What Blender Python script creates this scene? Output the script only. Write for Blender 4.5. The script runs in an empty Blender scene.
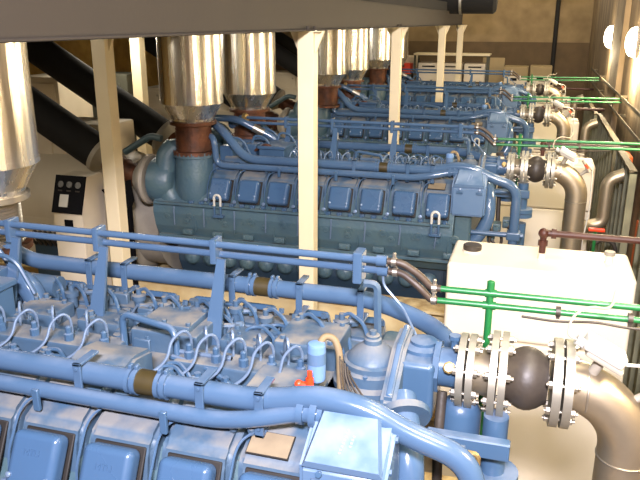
import bpy, bmesh, math, random
from mathutils import Vector as V, Matrix
random.seed(7)
C = bpy.context.scene.collection
H = 3.0                      # camera height; all z below are written relative to the camera
PI = math.pi
FZ = -3.0                    # floor
ROWS = [2.145, 5.665, 9.185, 12.705]     # centre lines of the four engines

# ---------------------------------------------------------------- materials
def lin(h):
    c = [int(h[i:i+2], 16)/255 for i in (0, 2, 4)]
    return tuple(x/12.92 if x <= .04045 else ((x+.055)/1.055)**2.4 for x in c) + (1,)

def mat(name, col, rough=.5, metal=0., col2=None, scale=6., amt=.5, bump=0., bscale=40., dust=0., dustcol='8d8478', emit=0., rvar=0., stretch=None, spec=None):
    m = bpy.data.materials.new(name); m.use_nodes = True
    nt = m.node_tree; N = nt.nodes; L = nt.links
    b = N['Principled BSDF']
    b.inputs['Roughness'].default_value = rough; b.inputs['Metallic'].default_value = metal
    b.inputs['Base Color'].default_value = lin(col)
    if spec is not None: b.inputs['Specular IOR Level'].default_value = spec
    tc = N.new('ShaderNodeTexCoord')
    src = tc.outputs['Object']
    if stretch:
        mp = N.new('ShaderNodeMapping'); mp.inputs['Scale'].default_value = stretch
        L.new(src, mp.inputs['Vector']); src = mp.outputs['Vector']
    colsock = None
    if col2 or rvar:
        nz = N.new('ShaderNodeTexNoise'); nz.inputs['Scale'].default_value = scale; nz.inputs['Detail'].default_value = 5
        L.new(src, nz.inputs['Vector'])
        mr = N.new('ShaderNodeMapRange'); mr.inputs['From Min'].default_value = .35; mr.inputs['From Max'].default_value = .68
        L.new(nz.outputs['Fac'], mr.inputs['Value'])
        if col2:
            mx = N.new('ShaderNodeMix'); mx.data_type = 'RGBA'
            mu = N.new('ShaderNodeMath'); mu.operation = 'MULTIPLY'; mu.inputs[1].default_value = amt
            L.new(mr.outputs['Result'], mu.inputs[0]); L.new(mu.outputs[0], mx.inputs['Factor'])
            mx.inputs['A'].default_value = lin(col); mx.inputs['B'].default_value = lin(col2)
            colsock = mx.outputs['Result']
        if rvar:
            m2 = N.new('ShaderNodeMapRange'); m2.inputs['To Min'].default_value = rough; m2.inputs['To Max'].default_value = rough+rvar
            L.new(mr.outputs['Result'], m2.inputs['Value']); L.new(m2.outputs['Result'], b.inputs['Roughness'])
    if dust:                                   # dust that lies on upward faces
        g = N.new('ShaderNodeNewGeometry'); sx = N.new('ShaderNodeSeparateXYZ'); L.new(g.outputs['Normal'], sx.inputs[0])
        d1 = N.new('ShaderNodeMapRange'); d1.inputs['From Min'].default_value = .55; d1.inputs['From Max'].default_value = .98
        L.new(sx.outputs['Z'], d1.inputs['Value'])
        n2 = N.new('ShaderNodeTexNoise'); n2.inputs['Scale'].default_value = 9; n2.inputs['Detail'].default_value = 6
        L.new(tc.outputs['Object'], n2.inputs['Vector'])
        d2 = N.new('ShaderNodeMapRange'); d2.inputs['From Min'].default_value = .37; d2.inputs['From Max'].default_value = .62; d2.inputs['To Max'].default_value = dust
        L.new(n2.outputs['Fac'], d2.inputs['Value'])
        mm = N.new('ShaderNodeMath'); mm.operation = 'MULTIPLY'; L.new(d1.outputs[0], mm.inputs[0]); L.new(d2.outputs[0], mm.inputs[1])
        mx2 = N.new('ShaderNodeMix'); mx2.data_type = 'RGBA'; L.new(mm.outputs[0], mx2.inputs['Factor'])
        if colsock: L.new(colsock, mx2.inputs['A'])
        else: mx2.inputs['A'].default_value = lin(col)
        mx2.inputs['B'].default_value = lin(dustcol); colsock = mx2.outputs['Result']
        r2 = N.new('ShaderNodeMapRange'); r2.inputs['To Min'].default_value = rough; r2.inputs['To Max'].default_value = .85
        L.new(mm.outputs[0], r2.inputs['Value']); L.new(r2.outputs[0], b.inputs['Roughness'])
    if colsock: L.new(colsock, b.inputs['Base Color'])
    if bump:
        n3 = N.new('ShaderNodeTexNoise'); n3.inputs['Scale'].default_value = bscale; n3.inputs['Detail'].default_value = 4
        L.new(src, n3.inputs['Vector'])
        bp = N.new('ShaderNodeBump'); bp.inputs['Strength'].default_value = bump; bp.inputs['Distance'].default_value = .01
        L.new(n3.outputs['Fac'], bp.inputs['Height']); L.new(bp.outputs['Normal'], b.inputs['Normal'])
    if emit:
        b.inputs['Emission Color'].default_value = lin(col); b.inputs['Emission Strength'].default_value = emit
    return m

M = {}
M['blue'] = mat('blue_gloss_paint', '3c5671', .3, col2='38516a', scale=5, amt=.5, dust=.35, dustcol='8d94a4')
M['pipe'] = mat('blue_pipe_paint', '435b76', .17, col2='3f5670', scale=4, amt=.4, dust=.15, dustcol='9aa2b2')
M['cover'] = mat('blue_cover_paint', '3b5675', .2, col2='38516d', scale=7, amt=.4, rvar=.1)
M['dusty'] = mat('dusty_blue_paint', '3c556d', .5, col2='485866', scale=8, amt=.6, dust=.9, dustcol='7a7771', bump=.25, bscale=30)
M['cast'] = mat('blue_cast_iron', '3f5865', .42, col2='4a5f62', scale=7, amt=.7, bump=.3, bscale=45, dust=.25)
M['lowblue'] = mat('dark_blue_sump', '2a3c4c', .4, col2='30424c', scale=6, amt=.6, bump=.2)
M['gasket'] = mat('black_gasket', '17130f', .7)
M['rubber'] = mat('black_rubber', '352f29', .5, col2='443c33', scale=20, bump=.15)
M['duct'] = mat('black_duct_wrap', '080707', .85, col2='0c0b0a', scale=12, bump=.3, bscale=25)
M['steel'] = mat('bright_steel', 'b9b2a4', .3, .9, col2='8e867a', scale=14, amt=.5, rvar=.15)
M['flange'] = mat('galvanised_flange', 'a9a598', .42, .75, col2='8d8878', scale=18, amt=.6, rvar=.15)
M['stain'] = mat('stainless_pipe', 'ada18c', .36, .85, col2='85775f', scale=5, amt=.6, rvar=.18, bump=.05)
M['stack'] = mat('polished_cladding', 'f3f0e8', .2, .95, col2='e2dccf', scale=2.5, amt=.5, rvar=.12, stretch=(6, 6, .2), bump=.4, bscale=3.5)
M['rust'] = mat('rusty_bellows', '6a4028', .55, .4, col2='2f2018', scale=10, amt=.8, bump=.4)
M['cream'] = mat('cream_post_paint', 'ddcfae', .42, col2='d2c39d', scale=3, amt=.5)
M['tank'] = mat('white_tank_paint', 'e6dcc6', .35, col2='ddd0b4', scale=2, amt=.5)
M['skid'] = mat('cream_skid_paint', 'd9c798', .5, col2='b9985a', scale=5, amt=.6, dust=.8, dustcol='8d6c3c')
M['gen'] = mat('generator_paint', 'd8cdb8', .5, col2='c5b89f', scale=2.5, amt=.6)
M['gengrey'] = mat('grey_housing', '9a9385', .55, col2='7d776a', scale=6, amt=.6, bump=.2)
M['black'] = mat('black_panel', '0a0a0e', .7, spec=.1)
M['beam'] = mat('grey_beam_paint', '2b251e', .7, col2='27211b', scale=3, amt=.6, bump=.05)
M['green'] = mat('green_pipe_paint', '1d6534', .34, col2='18582c', scale=8, amt=.5)
M['brown'] = mat('brown_pipe_paint', '4a2519', .5, col2='3a1c12', scale=20, amt=.7)
M['hose'] = mat('brown_hose', '40342a', .5, col2='352a22', scale=15, amt=.6)
M['emboss'] = mat('raised_mark', '8fa0b8', .4)
M['wrail'] = mat('dull_angle_steel', '5a5240', .7, .2, col2='453e30', scale=9)
M['gauge'] = mat('dark_gauge', '3a3632', .4)
M['sleeve'] = mat('olive_rubber', '3b3219', .45, col2='2c2614', scale=15)
M['can'] = mat('light_blue_can', '6484ae', .35)
M['lid'] = mat('dusty_lid_paint', '4d6784', .4, col2='58708a', scale=6, dust=.6, dustcol='8e9db2')
M['brass'] = mat('brass', 'a08858', .4, .7)
M['red'] = mat('red_plastic', 'd8401c', .4)
M['orange'] = mat('orange_cloth', 'd8641c', .7)
M['white'] = mat('white_plastic', 'b9b7ae', .4)
M['line'] = mat('silver_line', '6c7f97', .35, .3, col2='5a6c84', scale=12)
M['canvas'] = mat('beige_hose', '7a6a4e', .7, col2='66573f', scale=30)
M['plate'] = mat('name_plate', '93846c', .5, .3, col2='7f725e', scale=25)
M['dado'] = mat('brown_dado', '5e4c34', .85, col2='4c3d2a', scale=3, amt=.8, bump=.4, bscale=18)
M['wall'] = mat('beige_wall', '8a7655', .85, col2='6e5c40', scale=2.5, amt=.9, bump=.4, bscale=14)
M['concrete'] = mat('raw_concrete', '8f7b5f', .85, col2='65543d', scale=3, amt=.9, bump=.6, bscale=14, stretch=(1, 1.6, .45))
M['floor'] = mat('dark_floor', '857a68', .6, col2='6d6354', scale=2, amt=.7, bump=.1)
M['dark'] = mat('dark_ceiling', '12100e', .85)
M['slatwood'] = mat('grey_green_board', '7b7a62', .7, col2='5d5c48', scale=7, amt=.8, stretch=(1, 6, 1), bump=.3)
M['boxw'] = mat('pale_carton', 'd6cab4', .6, col2='c8baa0', scale=4, amt=.4)
M['boxb'] = mat('tan_board', '96835e', .7, col2='86734f', scale=3)
M['yellow'] = mat('yellow_brick', 'b39350', .8, col2='8a6d36', scale=5, amt=.7, bump=.3)
M['grn'] = mat('grey_green_paint', '46463a', .65, col2='3a3a30', scale=6)
M['glow'] = mat('lamp_glass', 'fff0d0', .4, emit=30.)
M['tube'] = mat('fluorescent_tube', 'fff4dc', .4, emit=14.)

# ---------------------------------------------------------------- mesh builder
class MB:
    def __init__(s): s.v = []; s.f = []
    def add(s, vs, fs):
        n = len(s.v); s.v += [V(p) for p in vs]; s.f += [tuple(i+n for i in f) for f in fs]; return s
    def bm(s, bm):
        bm.verts.index_update()
        s.add([v.co.copy() for v in bm.verts], [[v.index for v in f.verts] for f in bm.faces]); bm.free(); return s
    def box(s, lo, hi, bev=0., seg=2, rot=None):
        lo = V(lo); hi = V(hi); c = (lo+hi)/2; d = hi-lo
        b = bmesh.new(); bmesh.ops.create_cube(b, size=1)
        for v in b.verts: v.co = V((v.co.x*d.x, v.co.y*d.y, v.co.z*d.z))
        if bev: bmesh.ops.bevel(b, geom=b.edges[:], offset=bev, segments=seg, affect='EDGES', profile=.5, clamp_overlap=True)
        for v in b.verts:
            if rot: v.co = rot @ v.co
            v.co = v.co + c
        return s.bm(b)
    def prism(s, poly, axis, lo, hi, bev=0., seg=2):
        # poly in the two other axes (order: x->(y,z), y->(x,z), z->(x,y))
        def P(a, b, t): return {'x': (t, a, b), 'y': (a, t, b), 'z': (a, b, t)}[axis]
        b = bmesh.new()
        v0 = [b.verts.new(P(a, c, lo)) for a, c in poly]; v1 = [b.verts.new(P(a, c, hi)) for a, c in poly]
        b.faces.new(v0); b.faces.new(v1[::-1]); n = len(poly)
        for i in range(n): b.faces.new((v0[(i+1) % n], v0[i], v1[i], v1[(i+1) % n]))
        bmesh.ops.recalc_face_normals(b, faces=b.faces[:])
        if bev: bmesh.ops.bevel(b, geom=b.edges[:], offset=bev, segments=seg, affect='EDGES', clamp_overlap=True)
        return s.bm(b)
    def lathe(s, prof, base, axis=(0, 0, 1), n=24):
        # prof: (radius, height along axis)
        ax = V(axis).normalized(); u = ax.orthogonal().normalized(); w = ax.cross(u); base = V(base)
        vs = []; fs = []
        for r, h in prof:
            for k in range(n):
                t = 2*PI*k/n; vs.append(base + ax*h + (u*math.cos(t) + w*math.sin(t))*max(r, 1e-5))
        for i in range(len(prof)-1):
            for k in range(n):
                a = i*n+k; b = i*n+(k+1) % n; fs.append((a, b, b+n, a+n))
        fs.append(tuple(range(n-1, -1, -1))); fs.append(tuple(range((len(prof)-1)*n, len(prof)*n)))
        return s.add(vs, fs)
    def cyl(s, p0, p1, r, r1=None, n=16):
        p0 = V(p0); p1 = V(p1); L = (p1-p0).length
        return s.lathe([(r, 0), (r if r1 is None else r1, L)], p0, p1-p0, n)
    def tube(s, pts, r, n=10, b=0., bs=5, closed=False):
        pts = [V(p) for p in pts]
        if b:
            out = [pts[0]]
            for i in range(1, len(pts)-1):
                p = pts[i]; u = pts[i-1]-p; w = pts[i+1]-p
                t = min(b, u.length*.48, w.length*.48); a = p+u.normalized()*t; c = p+w.normalized()*t
                for k in range(bs+1):
                    q = k/bs; out.append(a*(1-q)**2 + p*2*q*(1-q) + c*q*q)
            out.append(pts[-1]); pts = out
        vs = []; fs = []; N_ = len(pts)
        def tan(i):
            if closed: return (pts[(i+1) % N_]-pts[i-1]).normalized()
            return (pts[min(i+1, N_-1)]-pts[max(i-1, 0)]).normalized()
        t0 = tan(0); u = t0.orthogonal().normalized()
        for i in range(N_):
            t = tan(i); q = t0.rotation_difference(t); u = (q @ u); u = (u - t*u.dot(t)).normalized(); w = t.cross(u); t0 = t
            for k in range(n):
                a = 2*PI*k/n; vs.append(pts[i] + (u*math.cos(a)+w*math.sin(a))*r)
        for i in range(N_-1 + (1 if closed else 0)):
            for k in range(n):
                a = i*n+k; c = i*n+(k+1) % n; j = (i+1) % N_; fs.append((a, c, j*n+(k+1) % n, j*n+k))
        if not closed: fs.append(tuple(range(n-1, -1, -1))); fs.append(tuple(range((N_-1)*n, N_*n)))
        return s.add(vs, fs)
    def ball(s, c, r, sc=(1, 1, 1), n=16):
        b = bmesh.new(); bmesh.ops.create_uvsphere(b, u_segments=n, v_segments=n//2+2, radius=r)
        for v in b.verts: v.co = V((v.co.x*sc[0], v.co.y*sc[1], v.co.z*sc[2])) + V(c)
        return s.bm(b)
    def hexbolt(s, c, axis, r, h):
        ax = V(axis).normalized(); return s.lathe([(r, 0), (r, h*.9), (r*.85, h)], V(c), ax, 6)
    def build(s, name, m, parent=None, smooth=40):
        me = bpy.data.meshes.new(name)
        if parent is None:
            xs = [p.x for p in s.v]; ys = [p.y for p in s.v]; zs = [p.z for p in s.v]
            o0 = V(((min(xs)+max(xs))/2, (min(ys)+max(ys))/2, min(zs)))
        else: o0 = V(parent['_o'])
        me.from_pydata([tuple(p-o0) for p in s.v], [], s.f)
        bm = bmesh.new(); bm.from_mesh(me); bmesh.ops.recalc_face_normals(bm, faces=bm.faces[:]); bm.to_mesh(me); bm.free()
        me.materials.append(M[m])
        me.polygons.foreach_set('use_smooth', [True]*len(me.polygons)); me.set_sharp_from_angle(angle=math.radians(smooth))
        o = bpy.data.objects.new(name, me); C.objects.link(o)
        if len(me.polygons) < 900:
            wn = o.modifiers.new('normals', 'WEIGHTED_NORMAL'); wn.keep_sharp = True; wn.weight = 80
        if parent is None: o.location = o0 + V((0, 0, H)); o['_o'] = tuple(o0)
        else: o.parent = parent; o['_o'] = tuple(o0)
        return o

def parts(mbs, name, m, par):
    for b in mbs: b.build(name, m, par)

def tag(o, label, cat, group=None):
    o['label'] = label; o['category'] = cat; o['kind'] = 'thing'
    if group: o['group'] = group
    return o
def thing(name, label, cat, loc, group=None):
    o = bpy.data.objects.new(name, None); C.objects.link(o); o.empty_display_size = .2
    o.location = V(loc) + V((0, 0, H)); o['_o'] = tuple(V(loc)); return tag(o, label, cat, group)
def struct(mb, name, m):
    o = mb.build(name, m); o['kind'] = 'structure'; return o
KIDS = {}
def kids(o): return [c for c in C.objects if c.parent == o]
def copy_tree(o, parent=None, depth=0, idx=None):
    if idx is None:
        idx = {}
        for c in C.objects:
            if c.parent: idx.setdefault(c.parent.name, []).append(c)
    c = o.copy(); C.objects.link(c); c.parent = parent
    for ch in idx.get(o.name, []): copy_tree(ch, c, depth+1, idx)
    return c
def row_copies(proto, labels, rows, step_from=0):
    proto['label'] = labels[0]; base = proto.location.copy()
    for k, lab in zip(rows, labels[1:]):
        c = copy_tree(proto); c.location = base + V((0, ROWS[k]-ROWS[step_from], 0)); c['label'] = lab

# ---------------------------------------------------------------- setting
XW = 1.08
struct(MB().box((-8.2, -2.6, FZ-.2), (XW+.2, 18.1, FZ)), 'floor', 'floor')
struct(MB().box((-8.2, 17.9, FZ), (XW, 18.1, 2.0)), 'wall_back', 'wall')
struct(MB().box((XW, -2.6, FZ), (XW+.2, 18.1, 2.0)), 'wall_right', 'concrete')
struct(MB().box((-8.2, -2.6, FZ), (-8.0, 17.9, 2.0)), 'wall_left', 'yellow')
struct(MB().box((-8.0, -2.6, FZ), (XW, -2.4, 2.0)), 'wall_front', 'concrete')
struct(MB().box((-8.2, -2.6, 2.0), (XW+.2, 18.1, 2.2)), 'ceiling', 'dark')
struct(MB().box((-8.0, 1.0, .17), (-1.5, 14.3, .3)), 'ceiling_mezzanine', 'dark')
struct(MB().box((-8.0, 17.86, FZ), (XW, 17.9, -.46)), 'trim_1', 'dado') if 'dado' in M else None
struct(MB().box((XW-.07, 10.3, FZ), (XW, 11.5, 2.0)), 'trim_2', 'concrete')

# ---------------------------------------------------------------- engine
fc_ = bpy.data.curves.new('raised_word', 'FONT'); fc_.body = 'MTU'; fc_.size = .028; fc_.extrude = .0012; fc_.align_x = 'CENTER'; fc_.resolution_u = 2
fo_ = bpy.data.objects.new('raised_word', fc_); C.objects.link(fo_)
me_ = bpy.data.meshes.new_from_object(fo_)
WORD = ([v.co.copy() for v in me_.vertices], [tuple(p.vertices) for p in me_.polygons])
bpy.data.objects.remove(fo_); bpy.data.meshes.remove(me_)
def make_engine():
    root = thing('diesel_engine', 'x', 'engine', (0, 0, FZ), 'row of blue diesel engines')
    P = lambda mb, n, m, par=root, lab=None: mb.build(n, m, par)
    def sym(a): return (-a, a)
    # crankcase: profile across the engine
    half = [(.50, -1.24), (.60, -1.40), (.645, -1.44), (.655, -1.52), (.63, -1.64), (.57, -1.76), (.50, -1.84)]
    poly = [(a, z) for a, z in half] + [(-a, z) for a, z in half[::-1]] + [(-.36, -1.22), (.36, -1.22)]
    cc = P(MB().prism(poly, 'x', -2.98, -.5, .008), 'crankcase', 'cast')
    P(MB().prism([(.44, -1.84), (.42, -2.02), (.34, -2.2), (-.34, -2.2), (-.42, -2.02), (-.44, -1.84)], 'x', -2.9, -.55, .02), 'oil_sump', 'lowblue')
    b = MB()
    for s in (-1,):
        for k in range(14): # bosses and ribs on the crankcase side
            x = -2.85+k*.172
            b.lathe([(.028, 0), (.026, .014), (.012, .016), (.012, .008)], (x, s*.636, -1.55 - .03*(k % 2)), (0, s, -.25), 12)
            if k % 2: b.box((x+.08, s*.62-.03, -1.66), (x+.088, s*.62+.03, -1.48), .003, 1)
        b.box((-2.95, s*.66-.02, -1.445), (-.52, s*.66+.02, -1.425), .004, 1)
        b.box((-2.95, s*.60-.03, -1.74), (-.52, s*.60+.02, -1.715), .004, 1)
    P(b, 'crankcase_rib', 'cast', cc)
    for k in range(9):
        x = -2.78+k*.27
        P(MB().tube([(x, -.655, -1.46), (x+.005, -.67, -1.5), (x-.008, -.645, -1.62)], .006, 6), 'oil_line', 'line', cc)
        P(MB().box((x+.06, -.648, -1.70), (x+.15, -.58, -1.655), .008).hexbolt((x+.08, -.645, -1.675), (0, -1, 0), .012, .014).hexbolt((x+.13, -.645, -1.675), (0, -1, 0), .012, .014), 'inspection_plate', 'cast', cc)
        P(MB().lathe([(.034, 0), (.032, .012), (.016, .014), (.016, .006)], (x+.14, -.645, -1.54), (0, -1, -.25), 14), 'boss_ring', 'cast', cc)
    for s in (-1,):
        for k in range(13):
            x = -2.75+k*.172
            P(MB().lathe([(.07, 0), (.068, .03), (.05, .052), (.02, .06), (.02, .066), (.0, .068)], (x, s*.42, -1.965), (0, s, -.1), 18), 'crankcase_door', 'cast')
    # cylinder heads with their covers
    tilt = math.atan2(.10, .19)
    for s in (-1, 1):
        for k in range(8):
            x = -.621 - k*.25; dz = 0 if s < 0 else -.025
            hd = P(MB().prism([(s*.53, -1.205+dz), (s*.55, -1.24+dz), (s*.58, -1.41), (s*.34, -1.41), (s*.28, -1.16+dz), (s*.37, -1.135+dz*1.6)], 'x', x-.117, x+.117, .022, 3), 'cylinder_head', 'dusty')
            parts([MB().hexbolt((x+dx, s*a, -1.165+.03*(.47-a)/.11+dz*1.4), (0, s*.3, 1), .013, .022) for dx, a in ((-.095, .47), (.095, .47), (.0, .37))], 'head_bolt', 'dusty', hd)
            R = Matrix.Rotation(s*tilt, 3, 'X')
            c0 = V((x, s*.588, -1.315))
            rr = lambda d: R @ V(d)
            g = MB().box(c0+V((-.087, -.004, -.096)), c0+V((.089, .008, .094)), .003, 1, R); P(g, 'gasket', 'gasket', hd)
            c1 = c0 + rr((0, s*.038, 0))
            cov = MB().box(c1+V((-.084, -.036, -.092)), c1+V((.084, .036, .09 if s < 0 else .07)), .024, 4, R)
            if s < 0: cov.add([c1 + rr((v.x, -.0365-v.z, v.y+.02)) for v in WORD[0]], WORD[1])
            P(cov, 'head_cover', 'cover', hd)
            if s < 0:
                parts([MB().lathe([(.009, 0), (.009, .008), (.004, .011)], c1+rr((dx, s*.033, -.045)), rr((0, s, 0)), 10) for dx in (-.066, .066)], 'cover_screw', 'line', hd)
                t = MB().tube([(x-.07, -.46, -1.15), (x-.115, -.505, -1.17), (x-.125, -.535, -1.2), (x-.125, -.6, -1.3), (x-.122, -.62, -1.42)], .0042, 6, .03)
                P(t, 'drain_line', 'pipe', hd)
                P(MB().lathe([(.014, 0), (.014, .012), (.008, .014)], (x-.125, -.628, -1.39), (0, -1, .2), 12), 'plug', 'line', hd)
    for s in (-1,):                        # bolt row below the covers
        b = []
        for k in range(24):
            x = -.56 - k*.09
            b.append(MB().box((x-.02, s*.625-.025, -1.435), (x+.02, s*.625+.02, -1.405), .006, 1).hexbolt((x, s*.64, -1.42), (0, s, 0), .012, .022))
        parts(b, 'clamp_bolt', 'blue', root)
    # lifting loops
    for s, x in ((-1, -.625), (-1, -2.37), (1, -.625), (1, -2.37)):
        w_ = .027; lp = P(MB().tube([(x-w_, s*.69, -1.5), (x-w_, s*.69, -1.42)], .0095, 8).tube([(x+w_, s*.69, -1.5), (x+w_, s*.69, -1.42)], .0095, 8).box((x-.045, s*.66-.035, -1.52), (x+.045, s*.66+.035, -1.495), .004, 1), 'lifting_loop', 'blue')
        pts = [(x-w_*math.cos(t*PI/8), s*.69, -1.355+w_*math.sin(t*PI/8)) for t in range(9)]
        o = P(MB().tube([(x-w_, s*.69, -1.42)]+pts+[(x+w_, s*.69, -1.42)], .0098, 8), 'loop_top', 'white', lp); o['label'] = 'cream painted top of the loop'
    # valley deck
    P(MB().box((-2.9, -.35, -1.3), (-.42, .35, -1.2), .01), 'valley_deck', 'dusty')
    def pump(x0, x1, n):
        p = P(MB().box((x0, -.19, -1.21), (x1, -.075, -1.125), .012).box((x0-.02, -.205, -1.205), (x1+.02, -.06, -1.185), .004, 1), 'injection_pump', 'dusty')
        for k in range(n):
            x = x0+.05+(x1-x0-.1)*k/(n-1)
            P(MB().lathe([(.018, 0), (.018, .03), (.011, .034), (.011, .055), (.006, .06)], (x, -.155, -1.13), (0, 0, 1), 8), 'pump_element', 'blue', p)
            P(MB().lathe([(.02, 0), (.02, .05), (.012, .056), (.012, .07)], (x-.03, -.24, -1.2), (0, 0, 1), 8), 'valve_tappet', 'blue', p)
            P(MB().tube([(x, -.135, -1.13), (x, -.135, -1.05), (x-.015, -.155, -1.02), (x-.05, -.185, -1.05), (x-.055, -.215, -1.12), (x-.11, -.26, -1.16), (x-.24, -.345, -1.17)], .0052, 8, .05, 5), 'fuel_line', 'line', p)
            P(MB().tube([(x+.04, -.1, -1.13), (x+.04, -.095, -1.06), (x+.03, -.08, -1.035), (x+.01, -.05, -1.06), (x, -.02, -1.14), (x-.08, .1, -1.165), (x-.13, .28, -1.16)], .0052, 8, .05, 5), 'fuel_line', 'line', p)
        return p
    pump(-1.92, -1.37, 4); pump(-1.13, -.62, 5)
    # governor block with a hand lever between the pumps
    g = P(MB().box((-1.40, -.02, -1.21), (-1.12, .2, -1.115), .012).box((-1.37, 0, -1.12), (-1.16, .17, -1.09), .008), 'governor_block', 'dusty')
    parts([MB().hexbolt((dx, a, -1.09), (0, 0, 1), .01, .014) for dx in (-1.36, -1.27, -1.17) for a in (.015, .155)], 'block_bolt', 'dusty', g)
    P(MB().tube([(-1.38, -.09, -1.2), (-1.38, -.09, -1.04), (-1.36, -.09, -1.025), (-1.17, -.11, -1.045), (-1.15, -.12, -1.07), (-1.12, -.16, -1.22)], .013, 10, .035), 'hand_rail', 'blue')
    P(MB().cyl((-1.13, -.13, -1.12), (-.93, -.13, -1.12), .008, n=8).cyl((-.96, -.13, -1.12), (-.93, -.13, -1.12), .013, n=6), 'control_rod', 'line')
    P(MB().tube([(-1.15, -.16, -1.13), (-1.0, -.18, -1.14), (-.85, -.24, -1.18)], .011, 8, .04), 'return_line', 'blue')
    P(MB().tube([(-1.5, -.2, -1.2), (-1.42, -.24, -1.17), (-1.3, -.25, -1.17), (-1.22, -.18, -1.13)], .009, 8, .04), 'return_line', 'blue')
    P(MB().prism([(-.37, -1.2), (-.19, -1.2), (-.19, -1.09), (-.3, -1.07), (-.37, -1.09)], 'x', -1.43, -1.2, .012), 'filter_bracket', 'dusty')
    P(MB().box((-.8, -.34, -1.22), (-.63, -.16, -1.1), .01), 'junction_cover', 'dusty')
    for x0, x1, a0, a1, zt in ((-2.0, -1.8, .04, .2, -1.14), (-1.07, -.9, .06, .2, -1.15), (-.84, -.6, .03, .26, -1.11), (-1.7, -1.5, .06, .18, -1.15)):
        p = P(MB().box((x0, a0, -1.22), (x1, a1, zt), .014), 'deck_cover', 'dusty')
        parts([MB().hexbolt((px, pa, zt-.002), (0, 0, 1), .011, .016) for px in (x0+.03, x1-.03) for pa in (a0+.03, a1-.03)], 'deck_bolt', 'dusty', p)
    for k in range(10):                       # short couplings and lines on the far side of the deck
        x = -2.0+k*.15; a = .25+.05*(k % 3 == 0)
        P(MB().lathe([(.022, 0), (.022, .05), (.03, .05), (.03, .07), (.012, .075), (.012, .1)], (x, a, -1.19), (0, 0, 1), 10), 'fuel_nipple', 'dusty')
        P(MB().tube([(x, a, -1.1), (x+.03, a, -1.085), (x+.1, a-.05, -1.1), (x+.12, a-.06, -1.16)], .008, 6, .03), 'leak_line', 'blue')
    for k in range(96):                        # small bolts and lugs lying over the dusty deck
        x = random.uniform(-2.0, -.6); a = random.choice([random.uniform(-.36, -.2), random.uniform(-.05, .34), random.uniform(.15, .36)])
        z0 = -1.2 if abs(a) < .3 else -1.185
        q = k % 4
        if q == 0: b = MB().hexbolt((x, a, z0), (0, 0, 1), .014, .05+random.random()*.03).hexbolt((x, a, z0+.05), (0, 0, 1), .02, .012)
        elif q == 1: b = MB().box((x-.035, a-.014, z0-.01), (x+.035, a+.014, z0+.05), .004, 1).hexbolt((x+.02, a, z0+.05), (0, 0, 1), .009, .012)
        elif q == 2: b = MB().cyl((x-.05, a-.02, z0+.04), (x+.05, a+.01, z0+.045), .012, n=8).cyl((x+.02, a, z0+.042), (x+.045, a+.008, z0+.044), .02, n=6).cyl((x-.03, a-.01, z0-.01), (x-.03, a-.01, z0+.04), .012, n=8)
        else: b = MB().tube([(x-.06, a, z0), (x-.06, a, z0+.06), (x, a+.02, z0+.07), (x+.07, a-.03, z0+.05), (x+.08, a-.04, z0)], .0075, 6, .03)
        P(b, ('deck_stud', 'pipe_lug', 'rod_joint', 'leak_pipe')[q], 'dusty' if q != 3 else 'blue')
    for s in (-1, 1): P(MB().cyl((-2.45, s*.30, -1.13), (-1.95, s*.30, -1.13), .05), 'exhaust_manifold', 'dusty')
    P(MB().box((-2.2, -.2, -1.22), (-1.97, .05, -1.02), .015).box((-2.21, -.21, -1.03), (-1.96, .06, -1.0), .006, 1), 'air_chest', 'blue')
    P(MB().tube([(-2.5, .2, -1.07), (-2.03, .2, -1.07), (-1.98, .2, -1.22)], .05, 16, .1, 7), 'air_elbow', 'pipe')
    # big coolant pipes
    n1 = P(MB().tube([(-2.85, -.15, -.82), (-2.6, -.28, -.80), (-2.43, -.42, -.84), (-2.22, -.437, -1.074), (-.7, -.437, -1.074), (-.52, -.437, -1.03), (-.38, -.437, -1.045), (-.27, -.437, -1.1), (-.07, -.437, -1.16), (-.07, -.437, -1.75), (-.25, -.437, -1.9)], .036, 16, .11, 7), 'coolant_pipe', 'pipe')
    f1 = P(MB().tube([(-2.62, .2, -.9), (-2.56, .4, -.84), (-2.47, .437, -.9), (-2.24, .437, -1.074), (-.56, .437, -1.074), (-.3, .36, -1.12), (-.17, .13, -1.12)], .036, 16, .11, 7), 'coolant_pipe', 'pipe')
    for s, par, xc, xs in ((-1, n1, -1.07, (-1.3, -.88, -.69)), (1, f1, -1.03, (-1.86, -1.68, -1.16, -.86, -.6))):
        c = P(MB().cyl((xc-.045, s*.437, -1.074), (xc+.045, s*.437, -1.074), .04, n=18), 'rubber_sleeve', 'sleeve', par)
        parts([MB().lathe([(.037, -.007), (.044, -.007), (.044, .007), (.037, .007)], (xc+d, s*.437, -1.074), (1, 0, 0), 18).box((xc+d-.006, s*.437-.01, -1.034), (xc+d+.006, s*.437+.01, -1.018), .002, 1) for d in (-.062, -.04, .04, .062)], 'sleeve_clamp', 'pipe', par)
        for x in xs:
            b = MB().box((x-.014, s*.437-.046, -1.17), (x+.014, s*.437-.036, -1.022), .002, 1).prism([(s*.437-.046, -1.022), (s*.437-.046, -1.032), (s*.437+.06, -1.032), (s*.437+.06, -1.022)], 'x', x-.014, x+.014, .002, 1).box((x-.014, s*.437-.046, -1.17), (x+.014, s*.437+.06, -1.16), .002, 1)
            b.hexbolt((x, s*.437-.046, -1.04), (0, -1, 0), .006, .006); b.hexbolt((x, s*.437-.046, -1.14), (0, -1, 0), .006, .006)
            P(b, 'pipe_bracket', 'pipe', par)
    sm = P(MB().tube([(-2.56, -.42, -.9), (-2.47, -.494, -.9), (-2.45, -.494, -1.126), (-2.3, -.494, -1.126), (-.82, -.494, -1.126), (-.7, -.49, -1.105), (-.56, -.46, -1.075), (-.5, -.46, -1.075)], .026, 14, .1, 6), 'breather_pipe', 'pipe')
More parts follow.
